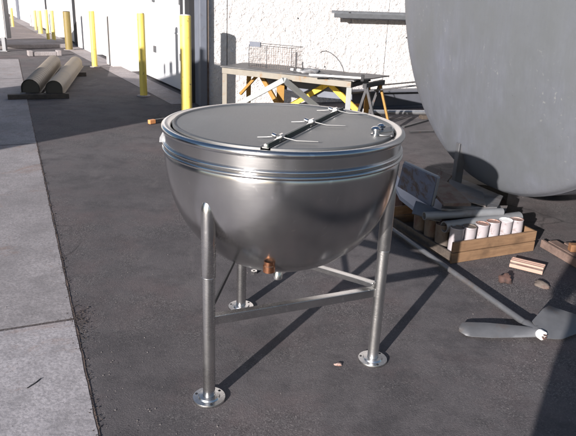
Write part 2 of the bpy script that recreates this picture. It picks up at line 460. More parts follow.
# ------------------------------------------------------------------ warehouse building
bld = thing('warehouse_building', 'white warehouse with stucco wall and row of tall metal doors', 'building', (K.x, K.y, 0))
def local(o):
    """keep world-space mesh under its thing"""
    p = o.parent; M = Matrix.Identity(4); q = p
    while q is not None:
        M = (Matrix.Translation(q.location) @ Matrix.Rotation(q.rotation_euler.z, 4, 'Z')) @ M; q = q.parent
    o.data.transform(M.inverted()); return o
HW = 6.2
azT = atan2(TW.y, TW.x); azD = atan2(DW.y, DW.x)
def wallbox(bm, t0, t1, o0, o1, z0, z1, kind='T'):
    f = wp if kind == 'T' else dp
    a = azT if kind == 'T' else azD
    c = f((t0 + t1) / 2, (o0 + o1) / 2)
    box(bm, (c[0], c[1], (z0 + z1) / 2), (t1 - t0, abs(o1 - o0), z1 - z0), a)
tt = [0.04, .35, 2.95, 5.75, 8.5, 12]
for i in range(5):
    bm = nb(); wallbox(bm, tt[i] + .006, tt[i + 1] - .006, -.2, 0, 0, HW)
    local(link('wall_panel', bm, STUC, bld, bevel=.006))
bm = nb(); wallbox(bm, -.15, 12, -.5, -.205, 0, HW); wallbox(bm, .1, 34, -.7, -.32, 0, HW, 'D')
local(link('wall_core', bm, BLACKP, bld))
# steel guard channel at the corner
bm = nb(); wallbox(bm, .06, .34, -.12, .05, 0, 4.6, 'D'); c = wp(-.02, .03); box(bm, (c[0], c[1], 2.3), (.10, .12, 4.6), azT)
ch = local(link('corner_guard', bm, JAMB, bld, bevel=.006))
bm = nb(); c = wp(.045, .07); box(bm, (c[0], c[1], 2.3), (.035, .012, 4.6), azT)
local(link('guard_edge', bm, RUSTP, bld))
# doors, leaves, pillars along the door side: (t0,t1,offset,kind)
def part(name, mat, t0, t1, o0, o1, z0, z1, parent=bld, bev=.004):
    bm = nb(); wallbox(bm, t0, t1, o0, o1, z0, z1, 'D'); return local(link(name, bm, mat, parent, bevel=bev))
def door(t0, t1, ribs=True):
    d = part('door', DOORW, t0, t1, -.17, -.10, .03, 4.2)
    for z in (.5, 1.35, 2.3, 3.2):
        part('hinge', WORNST, t0 + .0, t0 + .10, -.10, -.075, z, z + .11, d, .003)
    for z in (.9, 1.55):
        bm = nb(); wallbox(bm, t0 + .03, t1 - .03, -.10, -.088, z, z + .02, 'D'); local(link('seam_rib', bm, DOORW, d))
    return d
door(.36, 1.13); door(1.155, 2.55); door(2.575, 3.92)
bm = nb(); wallbox(bm, 1.118, 1.150, -.16, -.06, 0, 4.2, 'D'); local(link('door_post', bm, DKST, bld))
part('wall', WHTP, 3.95, 4.72, -.3, 0, 0, HW)
part('pillar', PILL, 4.73, 5.30, -.3, .17, 0, HW, bev=.012)
door(5.32, 7.15); part('wall', WHTP, 7.17, 8.85, -.3, 0, 0, HW)
part('pillar', PILL, 8.87, 9.25, -.3, .02, 0, HW)
part('door_jamb', BLACKP, 9.27, 9.9, -.3, -.02, 0, HW)
door(9.92, 12.3); part('wall', WHTP, 12.33, 14.3, -.3, 0, 0, HW); part('door_jamb', BLACKP, 14.32, 14.7, -.3, .0, 0, HW)
door(14.92, 17.3); part('pillar', PILL, 17.32, 17.9, -.3, .15, 0, HW); part('wall', WHTP, 17.92, 22.3, -.3, 0, 0, HW)
part('door_jamb', JAMB, 22.32, 23.0, -.3, .06, 0, HW); part('wall', WHTP, 23.03, 34, -.3, 0, 0, HW)
# conduit and small fixings on stucco
for t, z in ((1.42, 1.25), (2.2, 2.1), (3.3, 1.0), (1.9, .55)):
    bm = nb(); c = wp(t, .004); box(bm, (c[0], c[1], z), (.012, .012, .02), azT); local(link('wall_fixing', bm, DKST, bld))

# far end building across the yard end
far = thing('far_warehouse', 'distant white warehouse wall closing the far end of the yard', 'building', (-20, 36, 0))
bm = nb(); c = Vector(dp(33)); v = c + Vector((-14, -6)); 
box(bm, (v.x, v.y + 3, 3), (34, .4, 6), atan2(.42, .9)); local(link('wall', bm, WHTP, far))
for k in range(5):
    q = v + Vector((.906, .423)) * (-12 + k * 6)
    bm = nb(); box(bm, (q.x + .12, q.y + 2.72, 1.9), (1.6, .2, 3.8), atan2(.42, .9)); local(link('door', bm, JAMB, far))

# wall rail on the stucco wall
a = PD(333, 12.5, 9.1); 
def onwall(px, py, off):
    d = FW + RT * ((px - 288) / FPX) - UP * ((py - 218) / FPX)
    n = Vector((TN.x, TN.y, 0)); k0 = Vector((K.x, K.y, 0)) + n * off
    t = (k0 - Vector((0, 0, CAM_H))).dot(n) / d.dot(n)
    return Vector((0, 0, CAM_H)) + d * t
ra = onwall(333, 13.2, .10); zr = ra.z
rail = thing('wall_rail', 'long grey steel channel fixed level across the stucco wall', 'rail', ra)
b = ra + Vector((TW.x, TW.y, 0)) * 2.6
bm = nb(); bar(bm, ra, b, .09, .012); bar(bm, ra + Vector((TN.x, TN.y, 0)) * .045 - Vector((0, 0, .03)), b + Vector((TN.x, TN.y, 0)) * .045 - Vector((0, 0, .03)), .008, .06)
bar(bm, ra - Vector((TN.x, TN.y, 0)) * .045 + Vector((0, 0, .02)), b - Vector((TN.x, TN.y, 0)) * .045 + Vector((0, 0, .02)), .008, .04)
local(link('channel', bm, GALV, rail))
bm = nb(); bar(bm, ra + Vector((TN.x, TN.y, 0)) * .045 - Vector((0, 0, .068)) + (b - ra) * .05, b + Vector((TN.x, TN.y, 0)) * .045 - Vector((0, 0, .068)), .02, .014)
local(link('lip', bm, DKST, rail))
for s in (.3, 1.4, 2.4):
    bm = nb(); bar(bm, ra + (b - ra).normalized() * s - Vector((TN.x, TN.y, 0)) * .10, ra + (b - ra).normalized() * s - Vector((TN.x, TN.y, 0)) * .04, .04, .04); local(link('bracket', bm, DKST, rail))

# ------------------------------------------------------------------ bollards
def bollard(x, y, h, r, label, mat, tag=None, capm=None):
    b = thing('bollard', label, 'bollard', (x, y, 0), 0, 'yellow bollards guarding the warehouse doors')
    bm = nb(); lathe(bm, [(r, 0), (r, h - .012), (r - .006, h - .002)], 28)
    link('post', bm, mat, b, 40)
    bm = nb(); lathe(bm, [(r - .006, h - .002), (r - .012, h + .006), (0, h + .012)], 28)
    link('cap', bm, capm or PILL, b, 50)
    bm = nb(); lathe(bm, [(r + .05, 0.004), (r + .045, .012), (r + .002, .016)], 20)
    link('footing', bm, CONC2, b, 60)
    return b
bollard(-1.43, 8.3, 1.275, .073, 'thick bright yellow bollard rising right behind the kettle rim', YEL)
bollard(-2.32, 9.61, 1.225, .056, 'yellow bollard in front of white door, lower half in shade', YEL)
bollard(-4.10, 12.91, 1.095, .055, 'slim yellow bollard standing left of the wall pillar', YEL)
bollard(-5.74, 16.1, .93, .088, 'yellow bollard with its shade painted in as dull brown', SHADED_POST_HAIR, capm=DKST)
bollard(-6.98, 18.40, .84, .052, 'right one of two close yellow bollards beyond the brown one', YELF)
bollard(-7.20, 18.55, .85, .045, 'left one of two close yellow bollards beyond the brown one', YELF)
bollard(-8.30, 20.8, .72, .07, 'distant pale yellow bollard in front of grey jamb', YELF)
bollard(-9.05, 22.3, .66, .045, 'small far yellow bollard just left of the pale one', YELF)
bollard(-10.34, 23.4, .66, .05, 'farthest faint bollard beside the white trailer edge', YELF)

# ------------------------------------------------------------------ far yard: kerb, wheel stop, trailer
bm = nb(); a = P(4, 49); b = P(66, 48)
d2 = (b - a).normalized(); nn = Vector((-d2.y, d2.x, 0))
bar(bm, a + nn * .7 - d2 * 2.5 + Vector((0, 0, .05)), b + nn * .7 + d2 * .1 + Vector((0, 0, .05)), 1.4, .10)
setp(link('kerb', bm, CONC2, bevel=.01), kind='structure')
a = P(28, 56); b = P(61, 55.5)
ws = thing('wheel_stop', 'low pale concrete wheel stop with raised ends lying across the yard', 'wheel stop', (a + b) / 2, atan2(b.y - a.y, b.x - a.x))
L = (b - a).length
bm = nb(); bar(bm, (-L / 2 + .1, 0, .045), (L / 2 - .1, 0, .045), .16, .09); link('bar', bm, CONC2, ws, bevel=.015)
for s in (-1, 1):
    bm = nb(); box(bm, (s * (L / 2 - .05), 0, .06), (.10, .2, .12)); link('end_block', bm, CONC2, ws, bevel=.012)
tr = thing('storage_box', 'big white metal storage box raised on steel legs at left edge', 'storage box', P(9.5, 51))
c = P(9.5, 53)
bm = nb(); box(bm, (-1.5, .0, .78), (3.0, .24, .96)); link('body', bm, PILL, tr, bevel=.01)
bm = nb(); box(bm, (.02, -.0, .78), (.02, .245, .97)); link('corner_trim', bm, WORNST, tr, bevel=.004)
for x in (-.06, -1.4, -2.9):
    bm = nb(); box(bm, (x, -.1, .16), (.09, .09, .33)); box(bm, (x, -.1, .01), (.18, .18, .02)); link('leg', bm, WORNST, tr, bevel=.004)
bm = nb(); box(bm, (-1.5, -.1, .27), (2.9, .06, .06)); link('rail', bm, DKST, tr)

# ------------------------------------------------------------------ half-round covers on timbers
def cover(a, b, r, label, mat, mat2, ribs):
    d = (b - a); L = d.length; rz = atan2(d.y, d.x)
    t = thing('duct_cover', label, 'duct cover', (a.x, a.y, .075), rz, 'long rounded covers lying on timbers')
    seg = 18; n = int(L / .02)
    bm = nb(); rings = []
    for i in range(n + 1):
        x = L * i / n
        rr = r * (1 + (.08 * (0.5 + .5 * cos(2 * pi * x / .16)) ** 2 if ribs else .012 * sin(2 * pi * x / .8)))
        ring = [bm.verts.new((x, -rr, 0))]
        for k in range(seg + 1):
            th = pi * k / seg
            ring.append(bm.verts.new((x, -rr * cos(th), .07 + rr * sin(th) * .98)))
        ring.append(bm.verts.new((x, rr, 0)))
        rings.append(ring)
    for p, q in zip(rings, rings[1:]):
        for k in range(len(p) - 1): bm.faces.new((p[k], p[k + 1], q[k + 1], q[k]))
    link('shell', bm, mat, t, 60)
    bm = nb()
    vs = [bm.verts.new((.015, v.co.y * .97, v.co.z * .985)) for v in []] 
    prof = [(-r * .97, 0)] + [(-r * .97 * cos(pi * k / seg), .07 + r * .96 * sin(pi * k / seg)) for k in range(seg + 1)] + [(r * .97, 0)]
    for x in (.02, .035):
        vs.append([bm.verts.new((x, y, z)) for y, z in prof])
    bm.faces.new(vs[0][::-1]); bm.faces.new(vs[1])
    for k in range(len(prof)): bm.faces.new((vs[0][k], vs[0][(k + 1) % len(prof)], vs[1][(k + 1) % len(prof)], vs[1][k]))
    link('end_plate', bm, mat2, t)
    bm = nb()
    for s in (-1, 1): bar(bm, (0, s * (r + .012), .004), (L, s * (r + .012), .004), .03, .008)
    link('flange', bm, mat, t)
    return t
cover(Vector((-3.83, 9.02, 0)), Vector((-4.72, 12.35, 0)), .118, 'left ribbed tan cover with dark end on timbers', GREYCOV, ENDP, True)
cover(Vector((-3.50, 9.06, 0)), Vector((-4.28, 12.30, 0)), .118, 'right smoother tan cover with dark end on timbers', BROWNCOV, ENDP, False)
for (a, b, lab) in ((P(8, 99.5), P(69, 98), 'dark timber under the near ends of the two covers'), (P(48, 76), P(86.5, 76), 'dark timber under the far ends of the two covers')):
    bm = nb(); bar(bm, a + Vector((0, 0, .037)), b + Vector((0, 0, .037)), .10, .07)
    setp(link('timber', bm, WOODD, bevel=.004), lab, 'timber', 'timbers under the covers')

# orange ended bar near kettle rim
a = P(149, 122, .03); b = P(176, 118, .03)
t = thing('painted_bar', 'dark bar with bright orange end lying left of kettle', 'bar', (a.x, a.y, 0))
m = a + (b - a).normalized() * .085
bm = nb(); bar(bm, a, m, .05, .05); local(link('orange_end', bm, ORANGEP, t, bevel=.004))
bm = nb(); bar(bm, m, b, .045, .045); local(link('shank', bm, DKST, t, bevel=.004))

# ------------------------------------------------------------------ kettle
KX, KY = -0.035, 2.532
ket = thing('steam_kettle', 'round stainless steel kettle with flat hinged lid on three pipe legs', 'kettle', (KX, KY, 0))
bm = nb()
A_, B_, ZC = .489, .515, .992
prof = [(0.0, ZC - B_)]
for k in range(1, 61):
    f = pi / 2 * k / 60
    prof.append((A_ * sin(f) ** .90, ZC - B_ * cos(f) ** .93))
prof += [(A_ - .004, ZC + .006)]
lathe(bm, prof, 128)
link('bowl', bm, SS, ket, 60)
# bead bands
bm = nb(); q = [(A_ - .006, .990)]
for k in range(13):
    th = -pi / 2 + pi * k / 12; q.append((A_ + .009 * cos(th), 1.001 + .0085 * sin(th)))
q.append((A_ - .002, 1.0105))
for k in range(13):
    th = -pi / 2 + pi * k / 12; q.append((A_ - .001 + .008 * cos(th), 1.020 + .008 * sin(th)))
q.append((A_ - .004, 1.030)); lathe(bm, q, 128); link('bead', bm, SS, ket, 50)
bm = nb(); lathe(bm, [(A_ - .003, 1.029), (A_ - .002, 1.05), (A_ - .001, 1.074)], 128); link('skirt', bm, SKIRT, ket, 50)
# rolled rim
bm = nb(); q = [(A_ - .004, 1.073)]
for k in range(17):
    th = -pi * .55 + pi * 1.15 * k / 16; q.append((.4855 + .0145 * cos(th), 1.083 + .0135 * sin(th)))
q += [(.470, 1.094), (.462, 1.090), (.458, 1.078)]
lathe(bm, q, 128); link('rim', bm, SS, ket, 60)
# lid: two leaves split by the hinge chord
HX0, HY0, HX1, HY1 = -.054, -.452, .262, .352
hd = Vector((HX1 - HX0, HY1 - HY0)).normalized(); hn = Vector((-hd.y, hd.x))
def lid(side, mat):
    bm = nb(); R = .4535
    pts = []
    N = 160
    H0 = Vector((HX0, HY0))
    base = [Vector((R * cos(2 * pi * k / N), R * sin(2 * pi * k / N))) for k in range(N)]
    ins = [v for v in base if (v - H0).dot(hn) * side > .012]
    # order starting at chord
    ang = [((v - H0).dot(hd), v) for v in ins]
    start = 0
    for k in range(N):
        a, b = base[k], base[(k + 1) % N]
        if (a - H0).dot(hn) * side <= .012 < (b - H0).dot(hn) * side: start = (k + 1) % N
    pts = []
    k = start
    while (base[k % N] - H0).dot(hn) * side > .012: pts.append(base[k % N]); k += 1
    def zt(v):
        r = v.length
        return 1.0925 + .006 * max(0, 1 - (r / .44) ** 2)
    # grid rings shrinking towards the centroid
    cen = sum(pts, Vector((0, 0))) / len(pts)
    rings = []
    prof = [(1.0, -.008, 1), (1.0, .004, 1), (.985, .007, 1), (.965, .0045, 1), (.955, .0, 1), (.8, 0, 1), (.6, 0, 1), (.4, 0, 1), (.2, 0, 1)]
    for s, dz, _ in prof:
        rings.append([bm.verts.new(((cen + (v - cen) * s).x, (cen + (v - cen) * s).y, zt(cen + (v - cen) * s) + dz + .0012 * noise.noise(Vector((v.x * s * 5, v.y * s * 5, side))))) for v in pts])
    for p, q in zip(rings, rings[1:]):
        n = len(p)
        for i in range(n): bm.faces.new((p[i], p[(i + 1) % n], q[(i + 1) % n], q[i]))
    bm.faces.new(rings[-1])
    return link('lid_leaf', bm, mat, ket, 30)
lid(1, SSL); lid(-1, SSL)
# hinge
def hp(s, n=0, z=0): v = Vector((HX0, HY0)) + hd * s + hn * n; return Vector((v.x, v.y, z))
HL = Vector((HX1 - HX0, HY1 - HY0)).length
bm = nb(); bar(bm, hp(0, 0, 1.098), hp(HL, 0, 1.098), .024, .004); tube(bm, [hp(.01, .004, 1.104), hp(HL - .01, .004, 1.104)], .0065, 10)
hinge = link('hinge', bm, SSL, ket, 40)
bm = nb()
for s0, s1 in ((.0, .10), (.17, .42), (.49, .74), (.79, HL)):
    bar(bm, hp(s0, -.009, 1.105), hp(s1, -.009, 1.105), .004, .016)
link('hinge_flange', bm, SHADED_FLANGE, hinge)
for s, ln in ((.125, .12), (.455, .12), (.765, .13)):
    bm = nb()
    c = hp(s, -.004, 1.114)
    tube(bm, [c - Vector((hd.x, hd.y, 0)) * .014, c + Vector((hd.x, hd.y, 0)) * .014], .011, 12)
    tube(bm, [c + Vector((-.016, .004, .0)), c + Vector((-.03, .01, .004))], .008, 10)
    l = link('latch', bm, CHROME, ket, 40)
    bm = nb(); e = Vector((cos(radians(-8)), sin(radians(-8)), 0))
    tube(bm, [c + e * .005, c + e * .02 + Vector((0, 0, -.004)), c + e * .06 + Vector((0, 0, -.011)), c + e * ln + Vector((0, .004, -.010)), c + e * (ln + .018) + Vector((0, .008, -.010))], [.003, .0028, .0024, .0024, .0026], 8)
    tube(bm, [c - e * .02, c - e * .05 + Vector((0, .004, -.006)), c - e * .085 + Vector((0, .004, -.009))], .0025, 8)
    link('rod', bm, SSL, l, 40)
# chrome fitting on the right leaf
for (x, y, r, h) in ((.365, -.145, .020, .032), (.395, -.075, .017, .030)):
    bm = nb()
    lathe(bm, [(r, 1.095), (r, 1.099), (r * .6, 1.102), (r * .6, 1.108), (r * .95, 1.112), (r, 1.095 + h * .8), (r * .6, 1.095 + h), (0, 1.097 + h)], 20, (x, y, 0))
    f = link('lid_fitting', bm, CHROME, ket, 50)
bm = nb(); lathe(bm, [(.045, 1.095), (.043, 1.0985), (.03, 1.099), (0, 1.099)], 28, (.395, -.12, 0)); tube(bm, [(.36, -.15, 1.103), (.44, -.09, 1.103)], .006, 8)
link('fitting_plate', bm, SSL, f, 40)
bm = nb(); lathe(bm, [(.010, 1.096), (.009, 1.102), (0, 1.104)], 14, (.425, -.165, 0)); lathe(bm, [(.010, 1.096), (.009, 1.103), (0, 1.105)], 14, (.437, -.09, 0)); link('bolt', bm, DKST, f, 40)
# legs with flanged feet
ANG = [radians(235.39), radians(235.39 + 120), radians(235.39 + 240)]
LR = .461
legs = []
for i, a in enumerate(ANG):
    c = Vector((LR * cos(a), LR * sin(a), 0))
    # drawn in towards the bowl near the top
    ins = Vector((cos(a), sin(a), 0))
    bm = nb()
    tube(bm, [c + Vector((0, 0, .012)), c + Vector((0, 0, .565))], .0255, 28)
    tube(bm, [c + Vector((0, 0, .56)), c + Vector((0, 0, .565)), c + Vector((0, 0, .83)), c - ins * .004 + Vector((0, 0, .855)), c - ins * .012 + Vector((0, 0, .875)), c - ins * .02 + Vector((0, 0, .885))], [.0265, .0285, .0285, .0275, .021, .008], 28)
    l = link('leg', bm, SSD if i == 1 else SSP, ket, 35); legs.append(c)
    if i == 1: l['label'] = 'scratched leg with bright scraped metal'
    # weld bead where the pipe meets the bowl
    bm = nb(); up_ = c + Vector((0, 0, .563)); lathe(bm, [(.0262, -.004), (.0288, .0), (.0262, .004)], 28, up_); link('weld_ring', bm, SSD, l, 60)
    bm = nb(); lathe(bm, [(.0, .001), (.068, .001), (.069, .006), (.067, .0115), (.046, .013), (.042, .019), (.0262, .021)], 40, c)
    ft = link('foot', bm, SSP, l, 35)
    for k in range(3):
        bm = nb(); b = a + .9 + 2 * pi * k / 3; cc = c + Vector((cos(b), sin(b), 0)) * .056
        lathe(bm, [(.0055, .0127), (.0055, .0135), (0, .0136)], 12, cc); o = link('bolt_hole', bm, BLACKP, l)
# braces
def angle_iron(a, b, name='brace'):
    a = Vector(a); b = Vector(b); d = (b - a).normalized(); a = a + d * .022; b = b - d * .022
    n = Vector((0, 0, 1)).cross(d).normalized()
    if n.dot(-(a + b) / 2) < 0: n = -n
    bm = nb(); bar(bm, a, b, .005, .038); bar(bm, a + n * .0165 + Vector((0, 0, .0165)), b + n * .0165 + Vector((0, 0, .0165)), .028, .005)
    return link(name, bm, SSP, ket, bevel=.0012)
lA, lB, lC = legs
angle_iron(lA + Vector((0, 0, .365)), lB + Vector((0, 0, .355)))
angle_iron(lB + Vector((0, 0, .385)), lC + Vector((0, 0, .365)))
bm = nb(); bar(bm, lC + Vector((0, 0, .365)), lA + Vector((0, 0, .40)), .009, .022); link('brace', bm, DKST, ket, bevel=.0012)  # dark steel carries the shade of this brace, which faces away
# drain and copper outlet
bm = nb(); z0 = ZC - B_
lathe(bm, [(.016, z0 + .01), (.016, z0 - .055), (.019, z0 - .062), (.024, z0 - .082), (.024, z0 - .09), (.016, z0 - .091), (.014, z0 - .07), (0, z0 - .07)], 28); link('drain', bm, SSP, ket, 35)
bm = nb(); lathe(bm, [(.020, .632), (.020, .617), (.0235, .613), (.0235, .588), (.019, .586), (.017, .60), (0, .60)], 28, (-.03, -.362, 0)); link('copper_outlet', bm, COPPER, ket, 35)
# small tab on the left of the skirt
bm = nb(); slab(bm, [(-.482, -.075, 1.012), (-.502, -.078, 1.012), (-.500, -.078, 1.03), (-.484, -.075, 1.06)], .004); link('tab', bm, GALV, ket)

# ------------------------------------------------------------------ big tank
TZ0 = .30; TC = Vector((1.469, 4.451)); TR = 1.70; TAZ = radians(-16.4)
td = Vector((sin(TAZ), cos(TAZ))); ta = Vector((td.y, -td.x))     # ta: along the barrel, away to the right
tank = thing('storage_tank', 'huge dull grey cylindrical tank lying on its side with domed end', 'tank', (TC.x, TC.y, 0), atan2(ta.y, ta.x))
# local x along the barrel, the domed head swells to -x
MT = Matrix.Translation((0, 0, TR + TZ0)) @ Matrix.Rotation(pi / 2, 4, 'Y')
bm = nb(); q = [(0, -.26)]
for k in range(1, 25):
    r = TR * .992 * sin(pi / 2 * k / 24); q.append((r, -.26 * cos(pi / 2 * k / 24) ** 1.2))
lathe(bm, q + [(TR, .03)], 120, M=MT)
link('tank_head', bm, TANK, tank, 60)
bm = nb(); lathe(bm, [(TR, .032), (TR - .004, .05), (TR - .002, .07), (TR, 5.5), (TR * .6, 5.7), (0, 5.75)], 120, M=MT); link('barrel', bm, TANK, tank, 50)
# supports
for (y, ) in ((-.75,), (.75,)):
    for x in (.5, 4.6):
        bm = nb(); box(bm, (x + .6, y, .25), (.4, .22, .50)); link('saddle', bm, DKST, tank, bevel=.01)
# a plate leg standing out at the far lower side of the head
bm = nb(); yv = None
c0 = Vector((0, 0, CAM_H)); dd = FW + RT * ((455.5 - 288) / FPX) - UP * ((165 - 218) / FPX)
n3 = Vector((ta.x, ta.y, 0)); p3 = Vector((TC.x, TC.y, 0)) - n3 * .14
leg0 = c0 + dd * ((p3 - c0).dot(n3) / dd.dot(n3)); lx = Vector((leg0.x, leg0.y)) - TC; l_x = lx.dot(ta); l_y = lx.dot(Vector((-ta.y, ta.x)))
box(bm, (l_x, l_y, .29), (.012, .045, .58)); box(bm, (l_x + .04, l_y, .29), (.066, .012, .58)); box(bm, (l_x + .03, l_y, .006), (.16, .16, .012))
link('leg', bm, WORNST, tank, bevel=.003)

# ------------------------------------------------------------------ propeller mixer
hub = P(539, 333, .045); end = P(388, 226, .04)
mx = thing('propeller_mixer', 'long steel mixer shaft with two-bladed propeller lying on asphalt', 'mixer', (hub.x, hub.y, 0))
d = (end - hub).normalized(); sidev = Vector((0, 0, 1)).cross(d).normalized()
bm = nb(); tube(bm, [hub - d * .012, hub + d * .03, hub + d * .25, end], [.019, .019, .0165, .0165], 18); tube(bm, [hub + d * .02, hub + d * .09, hub + d * .11], [.027, .025, .0175], 18)
local(link('shaft', bm, WORNST, mx, 40))
bm = nb(); tube(bm, [hub - d * .034, hub - d * .030, hub - d * .006, hub + d * .002], [.018, .024, .025, .022], 14)
nut = local(link('hub_nut', bm, WHITEE, mx, 35))
bm = nb()
for k in range(5):
    th = 2 * pi * k / 5; v = sidev * cos(th) + Vector((0, 0, 1)) * sin(th)
    bar(bm, hub - d * .034 + v * .011, hub - d * .044 + v * .011, .006, .006)
local(link('nut_castle', bm, RUST, nut))
def blade(name, tip, chordA, chordB, lift):
    """strip from the hub to the tip; chordA/B: functions s -> (offset along up-image, z)"""
    bm = nb(); rows = []
    N = 16; C = 6
    for i in range(N + 1):
        s = i / N
        base = hub.lerp(tip, s)
        rowt = []; rowb = []
        for j in range(C + 1):
            u = j / C
            pa, pb = chordA(s), chordB(s)
            o = pa.lerp(pb, u)
            th = .005 * (1 - .5 * s) * sqrt(max(.08, 1 - (2 * u - 1) ** 2))
            v = base + o + Vector((0, 0, .006 * sin(pi * u)))
            rowt.append(bm.verts.new(v + Vector((0, 0, th)))); rowb.append(bm.verts.new(v - Vector((0, 0, th))))
        rows.append((rowt, rowb))
    for (t0, b0), (t1, b1) in zip(rows, rows[1:]):
        for j in range(C):
            bm.faces.new((t0[j], t0[j + 1], t1[j + 1], t1[j])); bm.faces.new((b0[j], b1[j], b1[j + 1], b0[j + 1]))
        bm.faces.new((t0[0], t1[0], b1[0], b0[0])); bm.faces.new((t0[C], b0[C], b1[C], t1[C]))
    for k in (0, -1):
        t, b = rows[k]
        bm.faces.new(t + b[::-1])
    bmesh.ops.recalc_face_normals(bm, faces=bm.faces)
    return local(link(name, bm, WORNST, mx, 50))
yv = Vector((0, 1, 0))
def rnd(s): return sqrt(max(0, 1 - max(0, (s - .86) / .14) ** 2)) * .93 + .07
def wl(s): return (.30 + .70 * min(1, (s / .62)) ** .9) * rnd(s) if s > .02 else .30
tipL = P(459, 329, .02)
blade('propeller_blade', tipL, lambda s: Vector((0, .052 * wl(s), .020 - .008 * s)), lambda s: Vector((0, -.052 * wl(s), -.012 + .002 * s)), 0)
tipR = P(640, 318, .03)
def wr(s): return (.45 + .55 * s / .17 if s < .17 else max(.42, 1 - 2.1 * (s - .17))) * rnd(s)
blade('propeller_blade', tipR, lambda s: Vector((-.02, .13 * wr(s), .075 * wr(s))), lambda s: Vector((0.0, -.05 * wr(s), -.025 * wr(s))), 0)

# ------------------------------------------------------------------ crate with cans
C0 = Vector((1.065, 3.652, 0)); C1 = Vector((1.700, 3.935, 0))
cx = (C1 - C0).normalized(); cy = Vector((-cx.y, cx.x, 0)); CL = (C1 - C0).length; CWD = .74
cr = thing('wooden_crate', 'low open wooden crate packed with cans and scrap', 'crate', C0, atan2(cx.y, cx.x))
bm = nb()
for z in (.036, .112): box(bm, (CL / 2, .009, z), (CL, .018, .070))
box(bm, (.03, -.0, .075), (.05, .006, .146)) if False else None
link('front_board', bm, WOODC, cr, bevel=.003)
bm = nb()
for z in (.036, .112): box(bm, (CL - .009, CWD / 2, z), (.018, CWD - .04, .070))
link('end_board', bm, WOODC, cr, bevel=.003)
bm = nb()
for z in (.036,): box(bm, (.009, CWD / 2, z), (.018, CWD - .04, .070))
link('end_board', bm, WOODD, cr, bevel=.003)  # darker wood stands in for the kettle's shade on this side
bm = nb()
for z in (.036, .112): box(bm, (CL / 2, CWD - .009, z), (CL, .018, .070))
link('back_board', bm, WOODC, cr, bevel=.003)
bm = nb(); box(bm, (CL / 2, CWD / 2, .008), (CL - .04, CWD - .04, .010)); link('base_board', bm, WOODD, cr)
def cw(u, v, z=0): return C0 + cx * u + cy * v + Vector((0, 0, z))
def can(p, h, r, label, ms, mt, tilt=0.0):
    t = thing('can', label, 'can', p, random.uniform(0, 6), 'cans standing in the wooden crate')
    t.rotation_euler.x = tilt
    bm = nb(); lathe(bm, [(0, 0), (r, 0), (r + .0015, .003), (r, .008), (r, h - .008), (r + .002, h - .004), (r + .001, h)], 28); link('body', bm, ms, t, 40)
    bm = nb(); lathe(bm, [(r + .001, h), (r - .004, h), (r - .006, h - .006), (0, h - .005 + .003 * random.random())], 28); link('lid', bm, mt, t, 40)
    return t
wh = [('leftmost of the six pale cans, darkest and rustiest', CANW, RUSTP), ('second pale can from the left with brown top', CANW, RUSTP), ('third pale can from the left in crate front row', CANW, CANT),
      ('fourth pale can from the left in crate front row', CANW, CANT), ('fifth pale can in crate front row with brightest clean white top', CANW, WHITEE), ('rightmost pale can at the crate corner', CANW, CANT)]
for i, (lb, a, b) in enumerate(wh):
    can(cw(.070 + i * .101, .075 + random.uniform(-.005, .008),   .014), .208 + random.uniform(-.006, .006), .0445, lb, a, b, random.uniform(-.03, .03))
rl = ['dark rusty can behind the front row, far left corner', 'dark rusty can behind the front row, next to the corner one', 'dark rusty can in the third row by crate side', 'short dark rusty can in third row, second one', 'dark rusty can at the back left of crate']
for (u, v), lb, h in zip(((.065, .20), (.17, .19), (.07, .33), (.18, .32), (.07, .46)), rl, (.19, .17, .18, .15, .19)):
    can(cw(u, v, .014), h, .046, lb, RUST if h > .2 else RUSTP, RUST, random.uniform(-.1, .1))

# pipes resting across the crate back
def pipe(name, a, b, r, label, mat, cat='pipe', group='scrap pipes on the crate', wall=.18):
    a = Vector(a); b = Vector(b)
    t = thing(name, label, cat, a, 0, group)
    d = (b - a).normalized(); bm = nb()
    L = (b - a).length
    ref = d.cross(Vector((0, 0, 1))).normalized(); q = d.cross(ref); seg = 28
    prof = [(r * (1 - wall), .30 * L if L < .6 else .2), (r * (1 - wall), 0), (r, 0), (r, L), (r * (1 - wall), L), (r * (1 - wall), L - .1), (0, L - .1)]
    rings = [[bm.verts.new(d * x + (ref * cos(2 * pi * k / seg) + q * sin(2 * pi * k / seg)) * max(rr, .0005)) for k in range(seg)] for rr, x in prof]
    for p_, q_ in zip(rings, rings[1:]):
        for k in range(seg): bm.faces.new((p_[k], p_[(k + 1) % seg], q_[(k + 1) % seg], q_[k]))
    bm.faces.new(rings[0])
    link('barrel', bm, mat, t, 40)
    return t
pipe('scrap_pipe', P(444, 227, .20), P(519, 217, .20), .038, 'wide grey pipe with open dark end lying behind the cans', SHEET)
pipe('scrap_pipe', P(424, 216, .25), P(502, 212, .25), .028, 'thinner grey pipe lying across the crate behind the wide one', SHEET)
# sheets and plates heaped beyond
def plate(name, cs, t, label, mat, cat='metal sheet', group=None, sub=6, wob=.012, seed=1, lip=0):
    bm = nb(); slab(bm, cs, t, sub, wob, seed)
    o = link(name, bm, mat); return setp(o, label, cat, group)
plate('metal_sheet', [P(441, 210, .29), P(497, 208, .27), P(503, 197, .24), P(452, 177, .25)], .014, 'large flat grey sheet on top of heap, widest one', SHEET, group='scrap sheets heaped by the tank', seed=3, wob=.02)
plate('metal_sheet', [P(452, 199, .315), P(486, 205, .30), P(483, 191, .31), P(449, 178, .33)], .008, 'bent dark grey sheet lying between brown plate and tank', WORNST, group='scrap sheets heaped by the tank', seed=9, wob=.03)
plate('rusty_plate', [P(431, 192, .35), P(444, 204, .34), P(471, 204, .34), P(438, 174, .38)], .022, 'thick mottled brown rusty plate leaning beside the blue tray', RUSTP, 'metal plate', seed=5)
